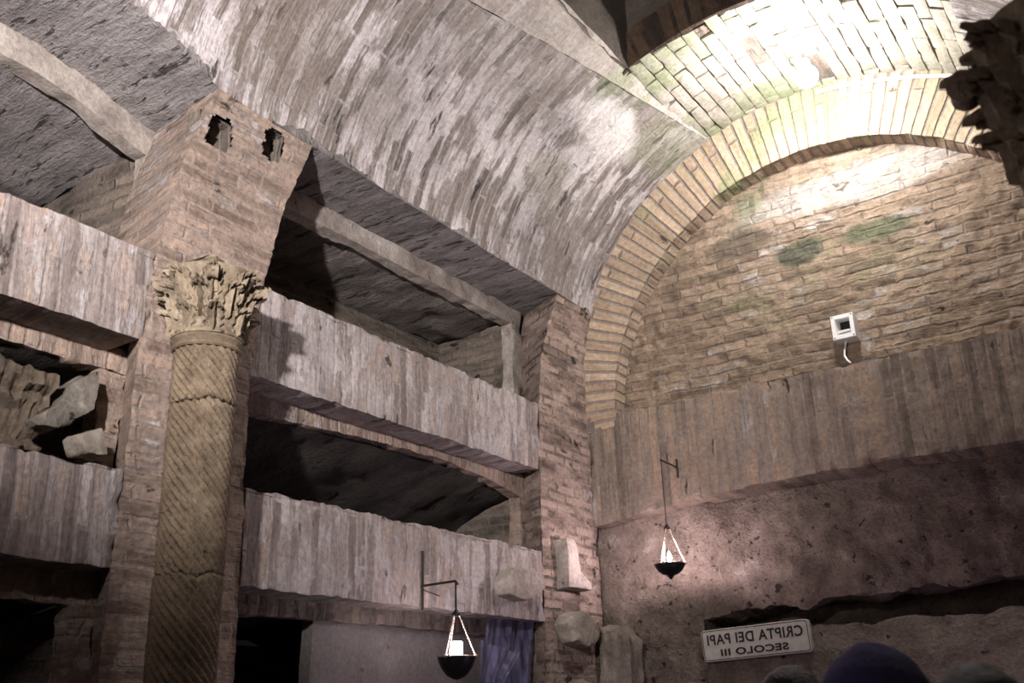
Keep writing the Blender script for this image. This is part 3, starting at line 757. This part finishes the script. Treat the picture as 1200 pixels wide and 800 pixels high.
# carved pieces lying in the middle niche of the left bay
bm = bmesh.new()
pr = [(-.16, 2.47), (-.02, 2.47), (.0, 2.50), (-.03, 2.54), (-.005, 2.58), (-.03, 2.63), (.0, 2.66), (-.015, 2.69), (.015, 2.72), (.015, 2.765), (-.16, 2.775)]
ny = 90; rows = []
for i in range(ny+1):
    yv = 1.45+.42*i/ny; j = .004*math.sin(yv*120)
    rows.append([bm.verts.new((px-.10+(j*(1 if q in (3, 4) else -.8) if q in (3, 4, 6, 7) else 0), yv+.10*(pz-2.6), pz)) for q, (px, pz) in enumerate(pr)])
for A_, B_ in zip(rows, rows[1:]):
    for q in range(len(pr)): bm.faces.new((A_[q], A_[(q+1) % len(pr)], B_[(q+1) % len(pr)], B_[q]))
bm.faces.new(rows[0][::-1]); bm.faces.new(rows[-1])
wobble(bm, .016, 24, 3)
tag(done('cornice_fragment', bm, M['fragdark'], None, .8), 'dark carved cornice fragment at the left end of the middle niche', 'stone')
P_ = lambda u, v, x: tuple(onx(u, v, x))
o = rock('marble_slab', [P_(34, 494, -.08), P_(70, 474, -.08), P_(88, 448, -.10), P_(116, 433, -.10), P_(118, 452, -.08), P_(112, 478, -.07), P_(72, 502, -.07), P_(44, 500, -.07)], (-.12, 0.0, .0), M['fragpale'], bev=.006, amp=.008, seed=6)
tag(o, 'broken pale marble slab leaning at the end of the middle niche', 'stone')
o = rock('marble_fragment', [P_(92, 505, -.06), P_(122, 500, -.06), P_(128, 535, -.05), P_(100, 532, -.05)], (-.1, 0, 0), M['frag'], bev=.012, amp=.01, seed=7)
tag(o, 'small broken lump lying under the leaning pale slab in the niche', 'stone')

# ================================================================== HANGING OIL LAMPS
def lamp(loc, top, kind, label, rb=.085):
    x, y, z = loc
    t = empty('hanging_oil_lamp', (x, y, z)); tag(t, label, 'lamp', None)
    prof = [(0, -.082), (.008, -.080), (.012, -.070), (.022, -.066), (.018, -.060), (.045, -.052), (.066, -.036), (.079, -.016), (rb, 0), (rb-.006, 0), (.07, -.018), (.04, -.036), (0, -.04)]
    if kind == 'cup': prof = [(0, -.095), (.02, -.09), (.045, -.075), (.068, -.045), (.080, -.018), (rb, 0), (rb-.006, 0), (.07, -.02), (.04, -.05), (0, -.055)]
    b = done('bowl', lathe(prof, 40, loc), M['bowl'], t, .6)
    bm = bmesh.new(); tube(bm, [(x+(rb)*math.cos(2*PI*i/40), y+rb*math.sin(2*PI*i/40), z+.002) for i in range(41)], .0035, 6); done('rim', bm, M['brass'], b, 1)
    for i in range(3):
        a = 2*PI*i/3+.55; p0 = Vector((x+rb*math.cos(a), y+rb*math.sin(a), z+.004)); p1 = Vector((x+.012*math.cos(a), y+.012*math.sin(a), top))
        bm = bmesh.new(); n = 15
        tube(bm, [p0.lerp(p1, q/6) for q in range(7)], .0016, 5)
        for q in range(n):
            p = p0.lerp(p1, (q+.5)/n); bmesh.ops.create_icosphere(bm, subdivisions=1, radius=.0042, matrix=Matrix.Translation(p) @ Matrix.Diagonal((1, 1, 1.7, 1)))
        bmesh.ops.create_icosphere(bm, subdivisions=2, radius=.010, matrix=Matrix.Translation(p0))
        done('chain', bm, M['brass'], t, 1)
    done('hanger_cap', lathe([(0, -.012), (.016, -.010), (.020, 0), (.012, .010), (.004, .022), (0, .024)], 20, (x, y, top)), M['bowl'], t, .6)
    if kind == 'flame':
        done('wick_holder', lathe([(0, -.03), (.014, -.03), (.014, .010), (.005, .014), (0, .014)], 16, loc), M['brass'], t, .6)
        done('flame', lathe([(0, .012), (.009, .018), (.014, .030), (.012, .040), (.006, .054), (.002, .066), (0, .070)], 16, loc), M['flame'], t, 1)
    else:
        done('glass_cup', lathe([(0, -.012), (.030, -.010), (.031, .0), (.027, .012), (.027, .062), (.024, .066), (0, .066)], 24, loc), M['cup'], t, .6)
    return t
P1 = ony(785, 661, 5.2); P2 = onx(535, 770, .20)
L1 = lamp(tuple(P1), P1[2]+.20, 'flame', 'dark hanging oil lamp with a flame, beside the end wall under the lintel')
bm = bmesh.new(); top1 = 2.98
x1, y1, z1 = [float(v) for v in P1]
tube(bm, [(x1, y1, z1+.22), (x1, y1, top1)], .0028, 6); done('hanging_wire', bm, M['iron'], L1)
bm = bmesh.new(); tube(bm, [(x1, Y0+.03, top1), (x1, y1-.008, top1+.004)], .005, 8); tube(bm, [(x1, Y0, top1-.06), (x1, Y0, top1+.05)], .007, 8); done('bracket', bm, M['iron'], L1)
x2, y2, z2 = [float(v) for v in P2]
tip = onx(537, 682, .20); ztip = float(tip[2])
L2 = lamp((x2, y2, z2), z2+.185, 'cup', 'dark hanging oil lamp with a glowing white cup, on a bracket off the left wall')
bm = bmesh.new(); n = 24
tube(bm, [(x2, y2, z2+.20), (x2, y2, ztip)], .0028, 6)
for q in range(14): bmesh.ops.create_icosphere(bm, subdivisions=1, radius=.005, matrix=Matrix.Translation((x2, y2, z2+.20+(ztip-z2-.2)*(q+.5)/14)) @ Matrix.Diagonal((1, 1, 1.6, 1)))
done('hanging_chain', bm, M['iron'], L2, 1)
bm = bmesh.new()
zt0 = float(onx(491, 645, 0)[2]); zt1 = float(onx(494, 715, 0)[2])
tube(bm, [(.010, y2, zt0), (.010, y2, zt1)], .006, 8)
tube(bm, [(.0, y2, ztip), (x2*.5, y2, ztip+.002), (x2, y2, ztip+.004), (x2+.012, y2, ztip-.012)], .0055, 8)
tube(bm, [(.005, y2, ztip-.015), (x2*.55, y2, ztip-.055)], .0022, 6)
done('bracket', bm, M['iron'], L2)

# ================================================================== FLOODLIGHT, CONDUIT, BOX
LX, LY, LZ = [float(v) for v in ony(945, 90, 4.80)]
t = empty('globe_floodlight', (LX, LY, LZ)); tag(t, 'glaring round white floodlight close under the brick barrel vault', 'light')
bm = bmesh.new(); bmesh.ops.create_uvsphere(bm, u_segments=24, v_segments=16, radius=.062, matrix=Matrix.Translation((LX, LY, LZ))); done('globe', bm, M['bulb'], t, 3)
done('lamp_holder', lathe([(0, .05), (.03, .052), (.034, .06), (.03, .10), (.012, .11), (.012, .22), (0, .22)], 20, (LX, LY, LZ)), M['white'], t, .6)
bm = bmesh.new(); pts = []
for (u, v) in [(1180, 92), (1115, 88.5), (1075, 89.5), (1040, 92.5), (1005, 97.5), (975, 103), (955, 109)]:
    pts.append(tuple(ony(u, v, 5.385)))
tube(bm, pts, .011, 8)
tag(done('electric_conduit', bm, M['white'], None, 1), 'thin white cable conduit running along the top of the arch ring', 'conduit')
pts_ = None
# white box with square funnel
YB = Y0+.135
q = [np.array(ony(u, v, YB-.085)) for (u, v) in ((974, 370), (1000, 367), (1003, 396), (977, 399))]
cx_ = float(np.mean([p[0] for p in q])); cz_ = float(np.mean([p[2] for p in q])); w_ = .063; h_ = .072
t = empty('ventilator_box', (cx_, YB, cz_)); tag(t, 'white square box with a deep black opening fixed on the lunette', 'box')
bm = bmesh.new()
def rect(w, h, y, dz=0.0): return [bm.verts.new((cx_+a*w, y, cz_+b*h+dz)) for a, b in ((-1, -1), (1, -1), (1, 1), (-1, 1))]
yf = YB-.10
R_ = [rect(w_*.96, h_*.96, YB+.02), rect(w_, h_, YB-.01), rect(w_, h_, yf+.004), rect(w_*.97, h_*.97, yf), rect(w_*.66, h_*.68, yf), rect(w_*.60, h_*.62, yf+.01), rect(w_*.44, h_*.46, yf+.06, .012)]
for A_, B_ in zip(R_, R_[1:]):
    for i in range(4): bm.faces.new((A_[i], A_[(i+1) % 4], B_[(i+1) % 4], B_[i]))
bm.faces.new(R_[0][::-1])
done('housing', bm, M['white'], t, .4)
bm = bmesh.new(); v4 = rect(w_*.45, h_*.47, yf+.0595, .012); bm.faces.new(v4)
v5 = rect(w_*.45, h_*.47, yf+.085, .012); bm.faces.new(v5[::-1])
for i in range(4): bm.faces.new((v4[i], v5[i], v5[(i+1) % 4], v4[(i+1) % 4]))
done('dark_opening', bm, M['black'], t, .4)
bm = bmesh.new()
v4 = [(cx_-w_*.5, yf+.045, cz_-h_*.30), (cx_+w_*.5, yf+.045, cz_-h_*.30), (cx_+w_*.52, yf+.018, cz_-h_*.22), (cx_-w_*.52, yf+.018, cz_-h_*.22)]
a_ = [bm.verts.new(p) for p in v4]; b_ = [bm.verts.new((p[0], p[1], p[2]-.008)) for p in v4]
bm.faces.new(a_); bm.faces.new(b_[::-1])
for i in range(4): bm.faces.new((a_[i], b_[i], b_[(i+1) % 4], a_[(i+1) % 4]))
done('lip', bm, M['white'], t, .4)
for a, b in ((-1, -1), (1, -1), (1, 1), (-1, 1)):
    bm = bmesh.new(); bmesh.ops.create_uvsphere(bm, u_segments=8, v_segments=6, radius=.004, matrix=Matrix.Translation((cx_+a*w_*.83, yf, cz_+b*h_*.85)))
    done('screw', bm, M['iron'], t, 1)
bm = bmesh.new(); pts = [tuple(ony(u, v, yy)) for (u, v, yy) in ((992, 396, YB-.02), (991, 404, YB-.05), (989.5, 411, YB-.07), (990, 417, YB-.085), (993, 422, YB-.10), (997, 425, YB-.115))]
tube(bm, pts, .006, 8); done('cable', bm, M['white'], t, 1)

# ================================================================== PLAQUE (mirrored lettering as in the photograph)
cs = [ony(u, v, 5.56) for (u, v) in ((821, 739), (946, 724), (951, 764), (826, 776))]
pc = np.mean(cs, 0); pw = float(np.linalg.norm(cs[1]-cs[0])); ph_ = float(np.linalg.norm(cs[3]-cs[0]))
tilt = math.atan2(float(cs[1][2]-cs[0][2]), float(cs[1][0]-cs[0][0]))
t = empty('name_plaque', tuple(pc)); tag(t, 'pale plaque with black mirrored writing on the end wall', 'sign')
def place(bm):
    """local plaque frame (x right, y up, z towards the room) -> world"""
    mm = Matrix.Translation(Vector(pc)) @ Matrix.Rotation(-tilt, 4, 'Y') @ Matrix.Rotation(PI/2, 4, 'X')
    bmesh.ops.transform(bm, matrix=mm, verts=bm.verts); return bm
def rrect(bm, w, h, r, z):
    vs = []
    for (sx_, sy_, a0) in ((1, -1, -PI/2), (1, 1, 0), (-1, 1, PI/2), (-1, -1, PI)):
        for i in range(6):
            a = a0+PI/2*i/5; vs.append(bm.verts.new((sx_*(w/2-r)+r*math.cos(a), sy_*(h/2-r)+r*math.sin(a), z)))
    return vs
bm = bmesh.new(); a_ = rrect(bm, pw, ph_, .02, -.04); b_ = rrect(bm, pw, ph_, .02, -.003); c_ = rrect(bm, pw-.006, ph_-.006, .018, 0)
n = len(a_)
for A_, B_ in ((a_, b_), (b_, c_)):
    for i in range(n): bm.faces.new((A_[i], A_[(i+1) % n], B_[(i+1) % n], B_[i]))
bm.faces.new(a_[::-1]); bm.faces.new(c_)
done('board', place(bm), M['plaque'], t, .5)
bm = bmesh.new(); a_ = rrect(bm, pw-.012, ph_-.012, .016, .0008); b_ = rrect(bm, pw-.020, ph_-.020, .013, .0008)
for i in range(n): bm.faces.new((a_[i], a_[(i+1) % n], b_[(i+1) % n], b_[i]))
done('border_line', place(bm), M['ink'], t)
def lettering(txt, size, cy, width, cxx=0.0):
    cu = bpy.data.curves.new('lettering', 'FONT'); cu.body = txt; cu.size = size; cu.align_x = 'CENTER'; cu.align_y = 'CENTER'; cu.extrude = .0006; cu.offset = .0012
    cu.space_character = 1.08
    ob = bpy.data.objects.new('lettering', cu); C.objects.link(ob)
    dg = bpy.context.evaluated_depsgraph_get(); me = bpy.data.meshes.new_from_object(ob.evaluated_get(dg))
    bpy.data.objects.remove(ob)
    bm = bmesh.new(); bm.from_mesh(me)
    xs = [v.co.x for v in bm.verts]; ys = [v.co.y for v in bm.verts]
    mx = .5*(min(xs)+max(xs)); my = .5*(min(ys)+max(ys)); kx = width/(max(xs)-min(xs)); ky = size/(max(ys)-min(ys))
    for v in bm.verts: v.co = ((-(v.co.x-mx)*kx)+cxx, (v.co.y-my)*ky+cy, v.co.z+.0016)
    bmesh.ops.reverse_faces(bm, faces=bm.faces[:])
    place(bm); bm.verts.ensure_lookup_table(); seen = set()
    for v0 in bm.verts[:]:
        if v0 in seen: continue
        isl = {v0}; stack = [v0]
        while stack:
            v = stack.pop()
            for e in v.link_edges:
                u_ = e.other_vert(v)
                if u_ not in isl: isl.add(u_); stack.append(u_)
        seen |= isl; L_ = list(isl); ix = {v: i for i, v in enumerate(L_)}
        fs = {f for v in L_ for f in v.link_faces}
        me2 = bpy.data.meshes.new('letter'); me2.from_pydata([v.co[:] for v in L_], [], [[ix[v] for v in f.verts] for f in fs])
        link('letter', me2, M['ink'], t)
    bm.free()
lettering('CRIPTA DEI PAPI', ph_*.33, ph_*.17, pw*.89, 0.0)
lettering('SECOLO III', ph_*.22, -ph_*.25, pw*.63, -.008)
for a in (-.8, .8):
    bm = bmesh.new(); bmesh.ops.create_cone(bm, segments=8, radius1=.006, radius2=.006, depth=.03, cap_ends=True, matrix=Matrix.Translation((a*pw/2, 0, -.05)))
    done('fixing_pin', place(bm), M['iron'], t)

# ================================================================== BLUE FILM in the lowest niche
def sheet(x0, px, folds, seed):
    """hanging sheet from an outline given as rows of two pixel ends on the plane x0"""
    bm = bmesh.new(); n = 48; rows = []
    for (l, r) in px:
        a = np.array(onx(*l, x0)); b = np.array(onx(*r, x0)); row = []
        for i in range(n+1):
            s = i/n; p = a+(b-a)*s; row.append(Vector(p))
        rows.append(row)
    full = []
    for q in range(len(rows)-1):
        for j in range(10):
            t_ = j/10; full.append([A_.lerp(B_, t_) for A_, B_ in zip(rows[q], rows[q+1])])
    full.append(rows[-1]); L = []
    for j, row in enumerate(full):
        L.append([bm.verts.new((p.x+.016*math.sin(i/n*folds*2*PI+seed+j*.02)+.008*math.sin(i*.9+j*.11), p.y, p.z)) for i, p in enumerate(row)])
    for A_, B_ in zip(L, L[1:]):
        for i in range(n): bm.faces.new((A_[i], A_[i+1], B_[i+1], B_[i]))
    return bm
t = empty('plastic_film', tuple(onx(590, 740, -.06))); tag(t, 'translucent blue film hanging in the lowest niche right of the glowing lamp', 'film')
o = done('upper_sheet', sheet(-.10, [((570, 708), (628, 722)), ((566, 750), (624, 765)), ((560, 830), (618, 840))], 2.5, .4), M['film'], t, 3)
o.modifiers.new('thickness', 'SOLIDIFY').thickness = .002
o = done('lower_sheet', sheet(-.05, [((560, 750), (608, 764)), ((559, 790), (590, 795)), ((558, 835), (580, 840))], 2, 1.4), M['film'], t, 3)
o.modifiers.new('thickness', 'SOLIDIFY').thickness = .002

# ================================================================== VISITORS (heads at the lower right edge)
def skin(name, verts, edges, mat, parent, sub=2, root=0):
    me = bpy.data.meshes.new(name); me.from_pydata([v[:3] for v in verts], edges, [])
    ob = bpy.data.objects.new(name, me); C.objects.link(ob)
    sk = ob.modifiers.new('skin', 'SKIN'); ob.modifiers.new('sub', 'SUBSURF').levels = sub
    ob.modifiers['sub'].render_levels = sub
    for v, d in zip(me.skin_vertices[0].data, verts): v.radius = (d[3], d[4] if len(d) > 4 else d[3]); v.use_root = False
    me.skin_vertices[0].data[root].use_root = True
    dg = bpy.context.evaluated_depsgraph_get(); m2 = bpy.data.meshes.new_from_object(ob.evaluated_get(dg)); m2.name = name
    bpy.data.objects.remove(ob)
    return m2
def person(loc, H, yaw, label, hood, seed):
    t = empty('person', (loc[0], loc[1], 0)); tag(t, label, 'person')
    s = H/1.75
    v = [(0, 0, .95, .13, .10), (0, 0, 1.12, .125, .095), (0, .01, 1.30, .15, .105), (0, .0, 1.42, .10, .08), (0, .0, 1.50, .055, .055), (0, .012, 1.57, .066, .07), (0, .015, 1.65, .076, .092), (0, .005, 1.71, .052, .065)]
    e = [(i, i+1) for i in range(7)]
    nose = [(0, .105, 1.60, .012), (0, .125, 1.585, .010)]
    b = len(v); v += nose; e += [(6, b), (b, b+1)]
    for sx_ in (-1, 1):
        b = len(v); v += [(.10*sx_, 0, .90, .085), (.105*sx_, .015, .50, .058), (.11*sx_, -.01, .09, .038), (.115*sx_, .06, .04, .036), (.12*sx_, .14, .03, .028)]
        e += [(0, b), (b, b+1), (b+1, b+2), (b+2, b+3), (b+3, b+4)]
        b = len(v); v += [(.185*sx_, 0, 1.40, .052), (.225*sx_, -.015, 1.12, .040), (.225*sx_, .06, .88, .028), (.222*sx_, .085, .81, .026)]
        e += [(2, b), (b, b+1), (b+1, b+2), (b+2, b+3)]
        h = b+3
        for f_ in range(4):
            b = len(v); ox = (f_-1.5)*.018
            v += [(.222*sx_, .088+ox, .765, .0085), (.216*sx_, .092+ox, .735-.004*(f_ in (1, 2)), .008), (.205*sx_, .094+ox, .712-.004*(f_ in (1, 2)), .007)]
            e += [(h, b), (b, b+1), (b+1, b+2)]
        b = len(v); v += [(.21*sx_, .118, .79, .010), (.20*sx_, .132, .765, .009)]; e += [(h, b), (b, b+1)]
    mt = Matrix.Translation((loc[0], loc[1], 0)) @ Matrix.Rotation(yaw, 4, 'Z') @ Matrix.Scale(s, 4)
    me = skin('body', v, e, None, t); me.transform(mt); body = link('body', me, M['skin'], t, 3)
    # jacket and trousers follow the body
    v = [(0, 0, .86, .165, .125), (0, 0, 1.12, .145, .118), (0, .01, 1.30, .168, .125), (0, .0, 1.43, .105, .09)]; e = [(0, 1), (1, 2), (2, 3)]
    for sx_ in (-1, 1):
        b = len(v); v += [(.19*sx_, 0, 1.40, .066), (.23*sx_, -.015, 1.12, .054), (.228*sx_, .055, .90, .042)]; e += [(2, b), (b, b+1), (b+1, b+2)]
    me = skin('jacket', v, e, None, t); me.transform(mt); link('jacket', me, M['hood'] if hood else M['coat'], t, 3)
    v = [(0, 0, .95, .145, .115)]; e = []
    for sx_ in (-1, 1):
        b = len(v); v += [(.10*sx_, 0, .86, .10), (.107*sx_, .013, .50, .075), (.112*sx_, -.01, .10, .056)]; e += [(0, b), (b, b+1), (b+1, b+2)]
    me = skin('trousers', v, e, None, t); me.transform(mt); link('trousers', me, M['trouser'], t, 3)
    for sx_ in (-1, 1):
        bm = bmesh.new(); bmesh.ops.create_uvsphere(bm, u_segments=16, v_segments=10, radius=1, matrix=Matrix.Translation((.118*sx_, .06, .04)) @ Matrix.Diagonal((.048, .13, .045, 1)))
        for q in bm.verts: q.co.z = max(q.co.z, .0)
        bmesh.ops.transform(bm, matrix=mt, verts=bm.verts); done('shoe', bm, M['coat'], t, 1)
        bm = bmesh.new(); bmesh.ops.create_uvsphere(bm, u_segments=12, v_segments=8, radius=1, matrix=Matrix.Translation((.078*sx_, .0, 1.62)) @ Matrix.Diagonal((.012, .02, .03, 1)))
        bmesh.ops.transform(bm, matrix=mt, verts=bm.verts); done('ear', bm, M['skin'], t, 1)
        bm = bmesh.new(); bmesh.ops.create_uvsphere(bm, u_segments=10, v_segments=8, radius=.011, matrix=Matrix.Translation((.030*sx_, .098, 1.632)))
        bmesh.ops.transform(bm, matrix=mt, verts=bm.verts); done('eye', bm, M['plaque'], t, 1)
    bm = bmesh.new(); bmesh.ops.create_cube(bm, size=1, matrix=Matrix.Translation((0, .098, 1.555)) @ Matrix.Diagonal((.045, .01, .012, 1)))
    bmesh.ops.bevel(bm, geom=bm.edges[:], offset=.004, segments=2, affect='EDGES'); bmesh.ops.transform(bm, matrix=mt, verts=bm.verts); done('lips', bm, M['skin'], t, 1)
    bm = bmesh.new(); bmesh.ops.create_uvsphere(bm, u_segments=40, v_segments=30, radius=1)
    kx, ky, kz = (.118, .135, .145) if hood else (.092, .112, .118)
    P = np.array([q.co[:] for q in bm.verts])
    fr = np.clip((P[:, 1]-.35)*2.2, 0, 1)*np.clip((.55-P[:, 2])*3, 0, 1)     # open towards the face
    kk = 1-.30*fr
    P2_ = np.stack([P[:, 0]*kx, P[:, 1]*ky*kk-.012, 1.645+P[:, 2]*kz*np.where(P[:, 2] < -.2, 1.25 if hood else .8, 1)], -1)
    P2_ += (.006 if hood else .004)*fbm3(P2_*(16 if hood else 34), seed, 3)
    for q, p in zip(bm.verts, P2_): q.co = p
    bmesh.ops.transform(bm, matrix=mt, verts=bm.verts); done('hood' if hood else 'hair', bm, M['hood'] if hood else M['hair'], t, 3)
    return t
def stand(u, v, dist):
    r = ray(u, v); p = CAM+r/abs(RM[:, 2]@r)*dist; return p
for (u, v, dist, hood, label, yaw) in ((924, 778, 2.75, False, 'person with dark hair, just the crown of the head below the plaque', .2),
                                     (1020, 768, 2.05, True, 'person in a violet blue hood, middle of the three heads along the bottom edge', .1),
                                     (1140, 775, 1.62, False, 'person with black hair, head at the bottom right corner', .0)):
    p = stand(u, v, dist); H = float(p[2])
    person((float(p[0]), float(p[1])), H-.015, yaw, label, hood, int(u))

# ================================================================== LIGHT
def light(name, ty, loc, energy, col=(1, 1, 1), rad=.05, aim=None, **kw):
    l = bpy.data.lights.new(name, ty); l.energy = energy; l.color = col
    if ty in ('POINT', 'SPOT'): l.shadow_soft_size = rad
    for a, b in kw.items(): setattr(l, a, b)
    o = bpy.data.objects.new(name, l); C.objects.link(o); o.location = loc
    if aim is not None: o.rotation_euler = (Vector(aim)-Vector(loc)).to_track_quat('-Z', 'Y').to_euler()
    return o
M['bulb'].node_tree.nodes['Principled BSDF'].inputs['Emission Strength'].default_value = 780.0
M['flame'].node_tree.nodes['Principled BSDF'].inputs['Emission Strength'].default_value = 2000.0
M['cup'].node_tree.nodes['Principled BSDF'].inputs['Emission Strength'].default_value = 110.0
light('unseen_crypt_light', 'SPOT', (2.05, -.25, 3.0), 1250, (1.0, .935, .94), .05, aim=(0, 3.0, 4.3), spot_size=math.radians(80), spot_blend=1.0)
light('unseen_crypt_light', 'POINT', (1.45, .2, 2.9), 22, (1.0, .88, .93), .15)  # added fill with no visible source, brightens the lower walls
light('unseen_violet_light', 'POINT', (2.3, 4.2, 1.25), 13, (.88, .66, 1.0), .1)  # unseen violet light, added low down to tint the lintel soffit
w = bpy.data.worlds.new('world'); scn.world = w; w.use_nodes = True
w.node_tree.nodes['Background'].inputs[0].default_value = (.5, .45, .5, 1); w.node_tree.nodes['Background'].inputs[1].default_value = .01

scn.view_settings.view_transform = 'Standard'; scn.view_settings.look = 'None'
scn.view_settings.gamma = 1.0; scn.view_settings.exposure = 0.0; scn.view_settings.use_curve_mapping = False
scn.cycles.use_denoising = True
scn.cycles.max_bounces = 6; scn.cycles.diffuse_bounces = 3
